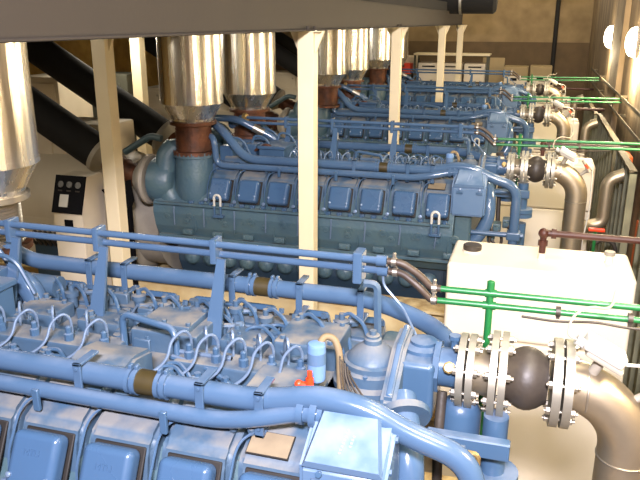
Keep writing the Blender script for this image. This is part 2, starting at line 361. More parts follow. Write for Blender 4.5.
    P(MB().cyl((-.575, -.46, -1.075), (-.555, -.46, -1.075), .036, n=14).cyl((-.535, -.46, -1.075), (-.515, -.46, -1.075), .04, n=14), 'pipe_union', 'pipe', sm)
    for x in (-1.9, -1.43, -.98): P(MB().box((x-.012, -.53, -1.185), (x+.012, -.515, -1.11), .003, 1), 'pipe_clip', 'blue', sm)
    P(MB().cyl((-2.3, -.44, -1.15), (-.72, -.44, -1.15), .012, n=10), 'lube_pipe', 'blue')
    # twin rails above the far bank, on tapered brackets
    for a, z in ((.217, -.828), (.243, -.876)):
        r = P(MB().cyl((-2.5, a, z), (-.47, a, z), .0138, n=14), 'coolant_rail', 'pipe')
        P(MB().cyl((-.5, a, z), (-.462, a, z), .02, n=12), 'rail_ferrule', 'pipe', r)
    for x in (-2.1, -1.67, -1.145):
        xb = x; x += .025
        pl = [(x-.012, .205, -.885), (x+.022, .205, -.885), (x+.038, .1, -1.2), (x-.034, .1, -1.2)]
        m_ = MB().add(pl+[(p[0], p[1]+.012, p[2]) for p in pl], [(0, 1, 2, 3), (7, 6, 5, 4), (0, 4, 5, 1), (1, 5, 6, 2), (2, 6, 7, 3), (3, 7, 4, 0)])
        pr = [(x-.012, .208, -.885), (x-.034, .103, -1.2), (x-.03, .22, -1.2), (x-.012, .25, -.9)]
        m_.add(pr+[(p[0]+.01, p[1], p[2]) for p in pr], [(0, 1, 2, 3), (7, 6, 5, 4), (0, 4, 5, 1), (1, 5, 6, 2), (2, 6, 7, 3), (3, 7, 4, 0)])
        br = P(m_, 'rail_bracket', 'pipe')
        x = xb
        P(MB().box((x-.013, .195, -.905), (x+.013, .265, -.805), .005), 'rail_clamp', 'pipe', br)
    br = P(MB().tube([(-.55, .24, -.93), (-.5, .24, -.93), (-.49, .235, -1.2)], .016, 6, .03), 'rail_bracket', 'dusty')
    P(MB().box((-.585, .19, -.92), (-.55, .268, -.80), .006), 'rail_clamp', 'pipe', br)
    P(MB().tube([(-.48, .243, -.876), (-.48, .243, -.93), (-.4, .22, -1.0), (-.33, .12, -1.06)], .005, 8, .03), 'vent_line', 'line')
    # hoses from the rails
    for a, z, x1, z1 in ((.217, -.828, -.265, -.917), (.243, -.876, -.275, -.963)):
        h = P(MB().tube([(-.46, a, z), (-.41, a, z), (-.34, .225, (z+z1)/2), (-.30, .23, z1), (x1, .23, z1)], .0135, 12, .05, 6), 'flexible_hose', 'hose')
        parts([MB().cyl((-.445, a, z), (-.428, a, z), .017, n=12).box((-.442, a-.006, z+.01), (-.43, a+.006, z+.035), .002, 1), MB().cyl((-.298, .23, z1), (-.28, .23, z1), .017, n=12).box((-.295, .224, z1+.01), (-.283, .236, z1+.035), .002, 1)], 'hose_clamp', 'steel', h)
    # control box at the free end
    cb = P(MB().prism([(-.60, -1.37), (-.60, -1.15), (-.455, -1.062), (-.41, -1.062), (-.39, -1.37)], 'x', -.53, -.285, .014, 3), 'control_box', 'lid')
    b = MB()
    v0 = [(-.52, -.602, -1.15), (-.295, -.602, -1.15), (-.33, -.465, -1.055), (-.5, -.465, -1.055)]
    n_ = V((0, -.095, .137)).normalized()
    b.add([V(p) for p in v0] + [V(p)*1 + n_*.02 + (V((-.4, -.533, -1.1))-V(p))*.1 for p in v0], [(0, 1, 2, 3), (4, 5, 6, 7), (0, 1, 5, 4), (1, 2, 6, 5), (2, 3, 7, 6), (3, 0, 4, 7)])
    P(b, 'box_lid', 'lid', cb)
    parts([MB().hexbolt((x, -.602, -1.165), (0, -1, .3), .01, .008).box((x-.022, -.612, -1.2), (x+.022, -.6, -1.18), .003, 1) for x in (-.47, -.33)]+[MB().hexbolt((-.287, a, z-.02), (1, 0, 0), .01, .01) for a, z in ((-.56, -1.13), (-.48, -1.08))], 'lid_latch', 'blue', cb)
    # raised cast marks on the lid
    b = MB()
    for r_, (x0, q, n) in enumerate(((-.44, 0, 8), (-.415, .4, 4))):
        for k in range(n):
            t = .25+q*.35+k*.06; p = V((x0+.012*k/8+.02, -.6+.137*t, -1.146+.091*t)) + n_*.0195
            b.box(p-V((.003, .0028, .001)), p+V((.003, .0028, .0022)), 0)
    P(b, 'cast_mark', 'emboss', cb)
    # plate on the last head of the near bank
    Rp = Matrix.Rotation(math.atan2(.07, .16), 3, 'X'); pc = V((-.652, -.487, -1.183))
    npz = P(MB().box(pc-V((.066, .04, .003)), pc+V((.066, .04, .002)), 0, 1, Rp), 'name_plate', 'gasket')
    pc += Rp @ V((0, 0, .0035)); P(MB().box(pc-V((.063, .037, .001)), pc+V((.063, .037, .001)), 0, 1, Rp), 'plate_face', 'plate', npz)
    # filter canister, red cock, hose and cables
    fc = P(MB().lathe([(.027, 0), (.03, .006), (.03, .12), (.027, .128), (.012, .132)], (-.60, -.2, -1.11), (0, 0, 1), 18), 'filter_canister', 'can')
    P(MB().lathe([(.0303, .06), (.0306, .06), (.0306, .1), (.0303, .1)], (-.60, -.2, -1.11), (0, 0, 1), 18), 'canister_band', 'lid', fc)
    P(MB().cyl((-.598, -.28, -1.12), (-.598, -.28, -1.065), .013, n=12).cyl((-.598, -.28, -1.065), (-.598, -.28, -1.04), .008, n=10).cyl((-.63, -.28, -1.09), (-.595, -.28, -1.09), .011, n=10).ball((-.634, -.28, -1.09), .014), 'stop_cock', 'red')
    P(MB().tube([(-.595, -.19, -.99), (-.585, -.16, -.97), (-.555, -.15, -.98), (-.535, -.16, -1.02), (-.525, -.18, -1.15)], .0115, 10, .04), 'fuel_hose', 'canvas')
    b = []
    for k in range(5): b.append(MB().tube([(-.53+.008*k, -.17, -1.03-.012*k), (-.52+.008*k, -.2, -1.08), (-.5+.013*k, -.24, -1.13+.006*k), (-.46+.02*k, -.26-.008*k, -1.15)], .0035, 6, .04))
    parts(b, 'cable', 'rubber', root)
    P(MB().box((-.56, -.29, -1.17), (-.5, -.24, -1.12), .008), 'cable_plug', 'white')
    # thermostat dome
    d = P(MB().lathe([(.135, -.2), (.135, -.13), (.115, -.12), (.115, -.085), (.1, -.078), (.1, -.06), (.088, -.055), (.086, -.048), (.07, -.03), (.045, -.01), (.032, .0), (.03, .015), (.024, .02), (.024, .028), (.012, .03), (.012, .045)], (-.46, .0, -1.05), (0, 0, 1), 28), 'thermostat_dome', 'dusty')
    parts([MB().hexbolt((-.46+.107*math.cos(k*PI/4), .107*math.sin(k*PI/4), -1.137), (0, 0, 1), .009, .012) for k in range(8)], 'dome_bolt', 'blue', d)
    P(MB().box((-.62, -.2, -1.28), (-.3, .2, -1.2), .02), 'dome_base', 'dusty')
    rp = P(MB().prism([(.12, -1.02), (.12, -1.16), (-.2, -1.26), (-.24, -1.22), (-.23, -1.13), (-.05, -1.03)], 'x', -.385, -.335, .012), 'ribbed_plate', 'dusty')
    P(MB().prism([(.1, -1.012), (.1, -1.03), (-.05, -1.04), (-.22, -1.135), (-.215, -1.115), (-.05, -1.02)], 'x', -.368, -.352, .003, 1), 'rib', 'pipe', rp)
    hs = P(MB().box((-.35, -.1, -1.27), (-.235, .1, -1.06), .02, 3).lathe([(.07, 0), (.07, .012), (.045, .02), (.045, .03), (.02, .035)], (-.29, .03, -1.06), (0, 0, 1), 20), 'pump_housing', 'blue')
    P(MB().cyl((-.24, 0, -1.105), (-.16, 0, -1.105), .066, n=24).cyl((-.245, 0, -1.105), (-.225, 0, -1.105), .09, n=8), 'outlet_stub', 'blue', hs)
    P(MB().lathe([(.02, 0), (.02, .03), (.014, .032), (.014, .045)], (-.19, -.06, -1.075), (0, -1, .5), 8), 'drain_plug', 'brass', hs)
    P(MB().lathe([(.013, 0), (.013, .03), (.02, .03), (.02, .045)], (-.185, .01, -1.035), (0, 0, 1), 8), 'bleed_screw', 'blue', hs)
    P(MB().tube([(-.33, -.15, -1.16), (-.27, -.33, -1.25), (-.26, -.38, -1.45), (-.36, -.42, -1.62), (-.5, -.46, -1.72)], .05, 16, .14, 7), 'bypass_pipe', 'pipe')
    P(MB().lathe([(.085, -.012), (.085, .012)], (-.31, -.21, -1.19), (.3, -.8, -.45), 20), 'bypass_flange', 'dusty')
    gc = P(MB().box((-.52, -.5, -1.95), (-.38, .5, -1.22), .03, 3), 'gear_case', 'cast')
    P(MB().box((-.24, -.2, -1.30), (.02, -.175, -1.245), .006).box((-.24, -.2, -1.255), (.02, -.16, -1.24), .004, 1), 'support_beam', 'blue')
    P(MB().cyl((-.03, -.1, -1.2), (-.03, -.1, -1.46), .04, n=18).cyl((-.03, -.1, -1.40), (-.03, -.1, -1.43), .085, n=22).cyl((-.03, -.1, -1.435), (-.03, -.1, -1.465), .085, n=22).cyl((-.03, -.1, -1.52), (-.03, -.1, -1.95), .045, n=18), 'return_pipe', 'blue')
    P(MB().cyl((-.4, -.44, -1.53), (.0, -.44, -1.53), .02, n=10).box((-.12, -.49, -1.56), (-.02, -.38, -1.5), .01), 'pipe_support', 'blue')
    P(MB().tube([(-.3, -.26, -1.26), (-.2, -.27, -1.24), (-.14, -.27, -1.24)], .016, 10, .03).lathe([(.02, 0), (.02, .03)], (-.14, -.27, -1.24), (1, 0, 0), 6), 'oil_union', 'blue')
    P(MB().tube([(-.11, -.27, -1.24), (-.08, -.27, -1.24), (-.07, -.27, -1.25), (-.07, -.27, -1.29)], .008, 8, .02), 'brass_elbow', 'brass')
    P(MB().tube([(-.21, -.05, -1.17), (-.21, -.1, -1.3), (-.2, -.12, -1.6)], .017, 10, .05), 'rubber_hose', 'rubber')
    P(MB().lathe([(.07, 0), (.07, .12), (.05, .15), (.02, .16)], (-.15, -.02, -1.36), (0, 0, 1), 18), 'sea_water_pump', 'blue')
    for x, z in ((-.28, -1.45), (-.2, -1.52), (-.13, -1.48), (-.24, -1.6)):
        P(MB().box((x-.03, -.3, z-.04), (x+.03, -.2, z+.03), .008).cyl((x, -.3, z), (x, -.34, z), .018, n=8), 'pump_fitting', 'cast')
        P(MB().tube([(x, -.32, z), (x+.05, -.35, z-.06), (x+.02, -.35, z-.25), (x-.05, -.3, z-.35)], .012, 8, .05), 'oil_hose', 'rubber')
    # turbochargers and charge air ends
    for s in (-1, 1):
        tb = P(MB().lathe([(.175, 0), (.175, -.03), (.155, -.035), (.16, -.16), (.175, -.3), (.15, -.4)], (-2.66, s*.47, -1.035), (0, 0, 1), 26), 'turbine_housing', 'cast')
        P(MB().tube([(-2.84, s*.46, -1.0), (-2.9, s*.5, -1.06), (-2.915, s*.53, -1.28), (-2.86, s*.54, -1.44), (-2.7, s*.53, -1.5)], .09, 20, .14, 7).ball((-2.85, s*.45, -1.02), .1, (1, 1, .85)).lathe([(.1, 0), (.19, .03), (.2, .1), (.17, .2), (.12, .24)], (-3.06, s*.47, -1.29), (1, 0, 0), 28), 'turbo_scroll', 'cast', tb)
        P(MB().lathe([(.11, 0), (.14, .03), (.21, .09), (.215, .12), (.2, .14)], (-3.2, s*.47, -1.29), (1, 0, 0), 32), 'compressor_disc', 'gengrey', tb)
        P(MB().box((-2.98, s*.5-.14, -1.62), (-2.5, s*.5+.12, -1.42), .03), 'turbo_bracket', 'cast', tb)
        parts([MB().hexbolt((-2.66+.165*math.cos(k*PI/5), s*.47+.165*math.sin(k*PI/5), -1.05), (0, 0, 1), .012, .03) for k in range(10)], 'housing_bolt', 'cast', tb)
    P(MB().box((-2.55, -.46, -1.22), (-2.3, .46, -1.12), .02), 'charge_air_duct', 'blue')
    cx = P(MB().tube([(-2.8, .05, -.82), (-2.5, .05, -.82), (-2.16, .14, -1.0), (-2.08, .15, -1.16)], .031, 14, .08), 'crossover_pipe', 'pipe')
    P(MB().cyl((-2.36, .085, -.894), (-2.27, .11, -.942), .036, n=14), 'crossover_sleeve', 'steel', cx)
    for x, a in ((-2.45, -.25), (-2.3, -.1), (-2.15, .12), (-2.35, .25)):
        P(MB().box((x-.06, a-.06, -1.2), (x+.06, a+.06, -1.0), .015), 'air_valve', 'blue')
        P(MB().tube([(x, a, -1.02), (x+.02, a, -.93), (x+.12, a+.02, -.95), (x+.2, a+.02, -1.1)], .01, 8, .05), 'air_line', 'blue')
    P(MB().tube([(-2.35, -.12, -1.12), (-2.25, -.15, -1.05), (-2.12, -.2, -.98), (-2.0, -.15, -1.1)], .012, 8, .05), 'rust_line', 'rust')
    P(MB().lathe([(.03, 0), (.06, .01), (.06, .04), (.03, .05)], (-2.52, .23, -.85), (1, 0, 0), 8), 'rail_valve', 'brass')
    P(MB().tube([(-3.0, -.4, -.95), (-3.1, -.4, -.93), (-3.35, -.42, -1.08)], .03, 12, .06), 'suction_pipe', 'cast')
    P(MB().lathe([(.46, 0), (.48, .02), (.48, .06), (.42, .1), (.42, .34), (.46, .36)], (-3.42, 0, -1.78), (1, 0, 0), 32), 'flywheel_housing', 'gengrey')
    return root

eng = make_engine()
eng.location.y = ROWS[0]
row_copies(eng, ['bright blue diesel engine in front, its covers cut by the bottom of the photo',
                 'blue diesel engine behind the front one, under the two large silver stacks',
                 'blue diesel engine third in depth, seen beyond the middle cream post',
                 'dim blue diesel engine last in the row, in front of the pale cartons'], [1, 2, 3])

# skids under the engines
def make_skid():
    r = thing('engine_skid', 'x', 'skid', (0, ROWS[0], FZ), 'cream skids under the engines')
    for s in (-1, 1):
        y = ROWS[0]+s*.66
        MB().box((-5.6, y-.12, -2.1), (.0, y+.12, -2.08), .002, 1).box((-5.6, y-.012, FZ+.04), (.0, y+.012, -2.1)).box((-5.6, y-.12, FZ), (.0, y+.12, FZ+.03)).build('skid_rail', 'skid', r)
    for x in (-5.4, -4.2, -3.2, -2.2, -1.2, -.2):
        MB().box((x-.08, ROWS[0]-.54, -2.6), (x+.08, ROWS[0]+.54, -2.22), .01).build('cross_member', 'skid', r)
    return r
sk = make_skid()
row_copies(sk, ['cream steel skid under the front engine', 'cream steel skid with brown dusty top under the second engine behind the near pipes', 'cream steel skid under the third engine in depth', 'cream steel skid under the farthest engine'], [1, 2, 3])

# generators (the first engine's is outside the frame)
def make_gen():
    y = ROWS[1]
    r = thing('generator', 'x', 'generator', (-4.4, y, -2.08), 'pale generators at the left ends')
    MB().lathe([(.4, 0), (.5, .03), (.5, 1.9), (.44, 2.0)], (-5.45, y, -1.66), (1, 0, 0), 36).build('stator_housing', 'gen', r)
    MB().box((-5.4, y-.5, -2.08), (-3.5, y+.5, -1.7), .03).build('pedestal', 'gen', r)
    tb = MB().box((-5.35, y-.16, -1.75), (-3.68, y+.3, -.9), .02, 3).build('terminal_box', 'gen', r)
    p = MB().box((-5.2, y-.175, -1.68), (-4.28, y-.155, -.96), .006).build('access_panel', 'gen', r)
    parts([MB().hexbolt((x, y-.175, z), (0, -1, 0), .016, .012) for x in (-5.15, -4.7, -4.33) for z in (-1.63, -1.32, -1.01)], 'panel_bolt', 'steel', p)
    return r
gn = make_gen()
row_copies(gn, ['pale cream generator with bolted side panel behind the black-faced control cabinet', 'pale generator of the third engine, beyond the black ducts', 'pale generator of the farthest engine'], [2, 3], 1)

# local control cabinet with sloped black face
cb = thing('control_cabinet', 'cream control cabinet with sloped black gauge face beside the generator', 'control cabinet', (-3.5, 4.75, FZ))
MB().prism([(4.58, FZ), (4.58, -1.46), (4.68, -1.19), (4.9, -1.19), (4.9, FZ)], 'x', -3.63, -3.36, .006).build('cabinet_body', 'gen', cb)
n_ = V((0, -.27, .1)).normalized(); u_ = V((0, .1, .27)).normalized(); o_ = V((0, 4.58, -1.46))
fp = MB(); q = [o_+V((-3.632, 0, 0))-u_*.01, o_+V((-3.358, 0, 0))-u_*.01, o_+V((-3.358, 0, 0))+u_*.295, o_+V((-3.632, 0, 0))+u_*.295]
fp.add([p+n_*.0 for p in q]+[p+n_*.015 for p in q], [(0, 1, 2, 3), (4, 5, 6, 7), (0, 1, 5, 4), (1, 2, 6, 5), (2, 3, 7, 6), (3, 0, 4, 7)])
face = fp.build('gauge_face', 'black', cb)
for k in range(3):
    MB().lathe([(.026, 0), (.026, .006), (.022, .006), (.022, .003)], o_+V((-3.575+.08*k, 0, 0))+u_*.22+n_*.014, n_, 18).build('gauge', 'gauge', face)
    MB().box(o_+V((-3.595+.08*k, 0, 0))+u_*.17+n_*.015-V((0, .002, .006)), o_+V((-3.555+.08*k, 0, 0))+u_*.17+n_*.015+V((0, .002, .006))).build('gauge_tag', 'gauge', face)
q = [o_+V((-3.57, 0, 0))+u_*.04, o_+V((-3.49, 0, 0))+u_*.04, o_+V((-3.49, 0, 0))+u_*.14, o_+V((-3.57, 0, 0))+u_*.14]
MB().add([p+n_*.014 for p in q]+[p+n_*.018 for p in q], [(0, 1, 2, 3), (4, 5, 6, 7), (0, 1, 5, 4), (1, 2, 6, 5), (2, 3, 7, 6), (3, 0, 4, 7)]).build('card', 'white', face)
MB().box((-3.53, 4.572, -1.59), (-3.45, 4.582, -1.52), .004, 1).build('socket', 'black', cb)
tb_ = thing('terminal_block', 'dark blue terminal block with black wires left of the control cabinet', 'terminal block', (-3.82, 4.75, FZ))
MB().box((-3.95, 4.7, -2.08), (-3.7, 4.85, -1.78), .01).build('block_body', 'lowblue', tb_)
MB().box((-3.86, 4.74, FZ), (-3.8, 4.8, -2.08)).build('block_stand', 'gengrey', tb_)
for k in range(5): MB().tube([(-3.93+.05*k, 4.7, -1.8), (-3.93+.05*k, 4.64, -1.72), (-3.9+.05*k, 4.66, -1.66), (-3.88+.05*k, 4.72, -1.78)], .012, 6, .04).build('wire', 'rubber', tb_)
st = thing('hose_stand', 'black bracket stand beside the cream post and the control cabinet', 'stand', (-3.15, 4.9, FZ))
MB().box((-3.17, 4.88, FZ), (-3.12, 4.93, -1.4), .004).build('stand_leg', 'black', st)
MB().prism([(-3.36, -1.33), (-3.12, -1.24), (-3.1, -1.42), (-3.2, -1.6), (-3.24, -1.46)], 'y', 4.86, 4.94, .004).build('stand_head', 'black', st)

# ---------------------------------------------------------------- exhaust stacks
def make_stack(x, y, silver, label):
    r = thing('exhaust_stack', label, 'exhaust stack', (x, y, -1.05), 'silver exhaust stacks')
    c = MB().lathe([(.25, 1.4-.2), (.25, .43), (.247, .425), (.175, .30), (.17, .27)], (x, y, -1.05), (0, 0, 1), 48).build('cladding', 'stack', r, 20)
    MB().lathe([(.253, .40+.02), (.253, .445), (.249, .445), (.249, .42)], (x, y, -1.05), (0, 0, 1), 48).box((x-.24, y-.09, -.6), (x-.23, y-.07, .1)).build('cladding_seam', 'stack', c)
    MB().lathe([(.19, .25), (.19, .275), (.1, .275), (.1, .25)], (x, y, -1.05), (0, 0, 1), 30).build('upper_flange', 'steel' if silver else 'rust', r)
    pr = []; n = 14 if silver else 9
    for k in range(n*2+1): pr.append(((.142 if k % 2 else .128) if silver else (.15 if k % 2 else .143), .03+.22*k/(n*2)))
    b = MB().lathe(pr, (x, y, -1.05 if not silver else -1.05), (0, 0, 1), 30).build('bellows', 'steel' if silver else 'rust', r, 80 if not silver else 30)
    b['label'] = 'ribbed silver bellows' if silver else 'rust brown bellows'
    MB().lathe([(.175, 0), (.175, .03), (.1, .03), (.1, 0)], (x, y, -1.045), (0, 0, 1), 30).build('lower_flange', 'rust', r)
    return r
X0 = -2.66
make_stack(X0+.23, ROWS[0]+.47, True, 'silver stack cut by the photo edge, on ribbed silver bellows of the front engine')
s2 = make_stack(X0, ROWS[1]-.47, False, 'x')
for y, lab, dx in ((ROWS[1]-.47, 'large silver stack with rusty bellows, first on the second engine', 0),
               (ROWS[1]+.47, 'silver stack with rusty bellows on the second engine, right behind its first stack', .11),
               (ROWS[2]-.47, 'silver stack over the third engine, just beyond the tall middle post', .1),
               (ROWS[2]+.47, 'silver stack over the third engine, second one beyond the middle post', .17),
               (ROWS[3]-.47, 'silver stack over the farthest engine, beside the fourth cream post', .0),
               (ROWS[3]+.47, 'silver stack over the farthest engine, closest to the back wall', .1)):
    c = s2 if lab.startswith('large') else copy_tree(s2)
    c.location = (X0+dx, y, -1.05+H); c['label'] = lab

# black intake ducts sloping up to the ceiling
def make_duct(y, x1, z1, label):
    r = thing('intake_duct', label, 'duct', (x1, y, z1), 'black sloping intake ducts')
    d = V((-.86, 0, .51)).normalized(); p = V((x1, y, z1)); q = p+d*.2
    t_end = (-.03-z1)/d.z
    MB().cyl(q, p+d*t_end, .155, n=28).build('duct_pipe', 'duct', r)
    MB().lathe([(.1, 0), (.165, .06), (.165, .1), (.158, .1)], p+d*.12, d, 28).build('duct_clamp', 'gengrey', r)
    pr = []
    for k in range(13): pr.append((.1 if k % 2 else .088, .012*k))
    a = p+d*.16; e = V((-3.22, y, -1.3)); L = (a-e).length
    pr = [(.1 if k % 2 else .088, L*k/12) for k in range(13)]
    o = MB().lathe(pr, e, a-e, 24).build('inlet_hose', 'rust', r, 70); o['label'] = 'rust red ribbed hose'
    return r
dn = ['black sloping duct ending in a rust red hose beside the first cream post', 'black sloping duct running high behind the first cream post to the second stack',
      'black sloping duct toward the near bank of the third engine', 'black sloping duct toward the far bank of the third engine',
      'black sloping duct toward the near bank of the farthest engine', 'black sloping duct toward the far bank of the farthest engine']
d0 = make_duct(ROWS[1]-.42, -3.42, -1.22, dn[0])
for k, (r_, s, dx) in enumerate(((1, .52, .1), (2, -.42, 0), (2, .52, 0), (3, -.42, 0), (3, .52, 0))):
    c = copy_tree(d0); c.location = V((-3.42+dx, ROWS[r_]+s, -1.22+H+.03*(s > 0))); c['label'] = dn[k+1]

# ---------------------------------------------------------------- steel frame
bm_ = thing('steel_beam', 'long grey-brown steel beam across the top carrying the cream posts', 'beam', (-1.5, 8, -.055))
MB().box((-1.49, .9, -.052), (-1.475, 14.25, .16)).build('beam_web', 'beam', bm_)
MB().box((-1.55, .9, -.06), (-1.44, 14.25, -.05), .003, 1).build('beam_flange', 'beam', bm_)
MB().box((-1.6, .9, .15), (-1.475, 14.25, .168), .003, 1).build('beam_flange', 'beam', bm_)
parts([MB().hexbolt((-1.458, y, -.05), (0, 0, 1), .012, .02) for y in (4.52, 4.68, 7.64, 7.8)], 'beam_bolt', 'beam', bm_)
tag(MB().box((-3.2, 2.0, -.06), (-2.95, 14.2, .16), .004, 1).build('steel_beam', 'beam'), 'steel beam over the cream post beside the control cabinet', 'beam')
tag(MB().box((-4.6, 2.0, -.06), (-4.35, 14.2, .16), .004, 1).build('steel_beam', 'beam'), 'steel beam over the narrow cream post by the large first stack', 'beam')
def post(x, y, w, label):
    r = thing('steel_post', label, 'post', (x, y, FZ), 'cream steel posts')
    zt = -.061
    MB().box((x-w/2, y-w/2, FZ), (x+w/2, y+w/2, zt), .004, 1).build('post_shaft', 'cream', r)
    MB().prism([(x-w/2-.065, zt), (x+w/2+.065, zt), (x+w/2, zt-.15), (x-w/2, zt-.15)], 'y', y-.01, y+.01).box((x-w/2-.05, y-w/2-.005, zt-.006), (x+w/2+.05, y+w/2+.005, zt)).build('head_gusset', 'cream', r)
    MB().box((x-w, y-w, FZ), (x+w, y+w, FZ+.015)).build('foot_plate', 'cream', r)
post(-3.055, 4.6, .115, 'cream steel post beside the black-faced control cabinet')
post(-4.45, 7.4, .125, 'cream post just beside the large first stack, behind the black ducts')
post(-1.483, 4.6, .11, 'tall cream post standing between the front and second engines, mid photo')
post(-1.48, 7.72, .105, 'cream post standing behind the second engine')
post(-1.48, 11.44, .105, 'cream post standing behind the third engine')
post(-1.48, 14.1, .105, 'last and thinnest cream post at the end of the beam')

# ---------------------------------------------------------------- white tanks
def make_tank():
    y0, y1, x0, x1, zt = 4.2, 4.72, -.44, .665, -1.442
    r = thing('coolant_tank', 'x', 'tank', ((x0+x1)/2, (y0+y1)/2, FZ), 'white coolant tanks')
    MB().box((x0, y0, -1.93), (x1, y1, zt), .025, 4).build('tank_shell', 'tank', r)
    MB().box((x0, y0, FZ), (x1, y1, -1.936), .012, 2).build('tank_base', 'tank', r)
    cp = MB().lathe([(.06, 0), (.058, .012)], (-.31, 4.48, zt), (0, 0, 1), 24).build('filler_neck', 'tank', r)
    MB().lathe([(.056, 0), (.06, .004), (.06, .03), (.052, .036)], (-.31, 4.48, zt+.012), (0, 0, 1), 24).build('filler_cap', 'rubber', r)
    MB().lathe([(.03, 0), (.024, .01), (.024, .05)], (.53, 4.5, zt), (0, 0, 1), 18).build('vent_neck', 'tank', r)
    MB().lathe([(.034, 0), (.034, .02), (.03, .024)], (.53, 4.5, zt+.05), (0, 0, 1), 18).build('vent_cap', 'gengrey', r)
    MB().lathe([(.026, 0), (.02, .008), (.02, .04)], (.125, 4.45, zt), (0, 0, 1), 14).build('riser_socket', 'tank', r)
    return r
tk = make_tank()
row_copies(tk, ['large white tank with black filler cap beside the front flanged pipe', 'white tank behind the second silver elbow pipe', 'white tank behind the third engine pipe', 'white tank behind the farthest engine pipe'], [1, 2, 3])
def make_brown():
    r = thing('vent_pipe', 'x', 'pipe', (.125, 4.45, -1.4), 'brown vent pipes')
    MB().tube([(.125, 4.45, -1.4), (.125, 4.45, -1.27), (XW, 4.45, -1.27)], .021, 12, .03, 4).build('pipe_run', 'brown', r)
    MB().ball((.125, 4.45, -1.272), .034).cyl((.125, 4.45, -1.35), (.125, 4.45, -1.32), .03).cyl((.17, 4.45, -1.27), (.2, 4.45, -1.27), .032).build('pipe_elbow', 'brown', r)
    return r
bp = make_brown()
row_copies(bp, ['brown vent pipe rising from the large front tank and running to the wall', 'brown vent pipe on the second tank, close under its green pipes', 'brown vent pipe from the third tank to the wall', 'brown vent pipe from the farthest tank to the wall'], [1, 2, 3])

# ---------------------------------------------------------------- flanged elbows
def make_elbow():
    y = ROWS[0]; z = -1.105
    r = thing('elbow_pipe', 'x', 'pipe', (.37, y, FZ), 'silver flanged elbow pipes')
    ax = (1, 0, 0)
    def pair(x, R, n, t=.026, gap=.008):
        for d in (0, t+gap):
            MB().lathe([(R*.6, 0), (R, 0), (R, t), (R*.6, t)], (x+d, y, z), ax, 36).build('flange', 'flange', r)
        for k in range(n):
            a = 2*PI*(k+.5)/n; c = V((x, y+R*.82*math.cos(a), z+R*.82*math.sin(a)))
            MB().hexbolt(c, (-1, 0, 0), .0125, .014).hexbolt(c+V((2*t+gap, 0, 0)), (1, 0, 0), .0125, .014).cyl(c-V((.018, 0, 0)), c+V((2*t+gap+.022, 0, 0)), .006, n=8).build('flange_bolt', 'steel', r)
    pair(-.165, .122, 8, .022); pair(-.063, .142, 8, .022); pair(.128, .142, 8)
    MB().lathe([(.072, 0), (.08, .055)], (-.115, y, z), ax, 32).build('reducer', 'stain', r)
    MB().lathe([(.076, 0), (.08, .008), (.092, .024), (.101, .044), (.104, .062), (.101, .08), (.092, .1), (.08, .116), (.076, .128)], (-.011+.0, y, z), ax, 36).build('rubber_bellows', 'rubber', r)
    R = .2
    pts = [(.185, y, z), (.21, y, z)] + [(.17+R*math.sin(t*PI/24)+.0, y, z-R+R*math.cos(t*PI/24)) for t in range(3, 13)] + [(.37, y, FZ)]
    e = MB().tube(pts, .081, 32).build('elbow', 'stain', r)
    MB().lathe([(.081, -.004), (.0845, -.002), (.0845, .002), (.081, .004)], (.37, y, -1.335), (0, 0, 1), 32).lathe([(.081, -.004), (.0845, -.002), (.0845, .002), (.081, .004)], (.235, y, z-.008), ax, 32).build('weld_ring', 'steel', e)
    # transmitter on its pocket
    a = math.radians(70); c = V((.17, y, z-R)); d = V((math.cos(a), -.25, math.sin(a))).normalized(); p = c+V((math.cos(a), 0, math.sin(a)))*(R+.07)
    p = p+V((-.02, -.02, .0))
    MB().cyl(p, p+d*.06, .017, n=14).build('sensor_pocket', 'gengrey', r)
    rot = Matrix.Rotation(math.radians(27), 3, 'Y')
    tc = p+d*.085
    MB().box(tc+V((-.062, -.035, -.022)), tc+V((.062, .035, -.004)), .006, 2, rot).build('transmitter_base', 'gengrey', r)
    tr = MB().box(tc+V((-.066, -.037, -.004)), tc+V((.066, .037, .04)), .012, 3, rot).build('transmitter', 'white', r)
    tr['label'] = 'white sensor box'
    g0 = tc + rot @ V((-.066, 0, .0))
    MB().cyl(g0, g0+rot @ V((-.03, 0, 0)), .016, n=10).build('cable_gland', 'white', tr)
    g1 = g0+rot @ V((-.03, 0, 0))
    MB().tube([g1, g1+V((-.025, 0, .01)), g1+V((-.02, .03, .06)), g1+V((.03, .06, .09)), g1+V((.1, .1, .07)), g1+V((.12, .2, .1))], .0042, 8, .04).build('sensor_cable', 'gengrey', tr)
    g2 = tc+rot @ V((.066, 0, .01))
    MB().tube([g2, g2+V((.07, .02, -.005)), g2+V((.13, .05, -.03)), g2+V((.15, .1, -.4)), g2+V((.1, .15, -1.0))], .0055, 8, .06).build('sensor_cable', 'white', tr)
    # thermometer with a red stripe lower on the bend
    a = math.radians(40); d = V((math.cos(a), -.1, math.sin(a))).normalized(); p = c+V((math.cos(a), 0, math.sin(a)))*(R+.07)
    MB().cyl(p, p+d*.07, .013, n=12).cyl(p+d*.06, p+d*.1, .02, n=12).build('thermometer_pocket', 'gengrey', r)
    q = p+d*.085
    h = MB().cyl(q+V((.0, -.02, -.02)), q+V((-.055, -.03, .07)), .012, n=10).build('valve_handle', 'gengrey', r)
    MB().cyl(q+V((-.012, -.024, .008)), q+V((-.035, -.028, .042)), .0128, n=10).build('handle_grip', 'red', h)
    return r
el = make_elbow()
row_copies(el, ['silver flanged elbow pipe with black bellows and white sensor box, nearest of all', 'silver flanged elbow pipe with black bellows in front of the second tank', 'silver flanged elbow pipe at the third engine, under thin green pipes', 'silver flanged elbow pipe at the farthest engine'], [1, 2, 3])
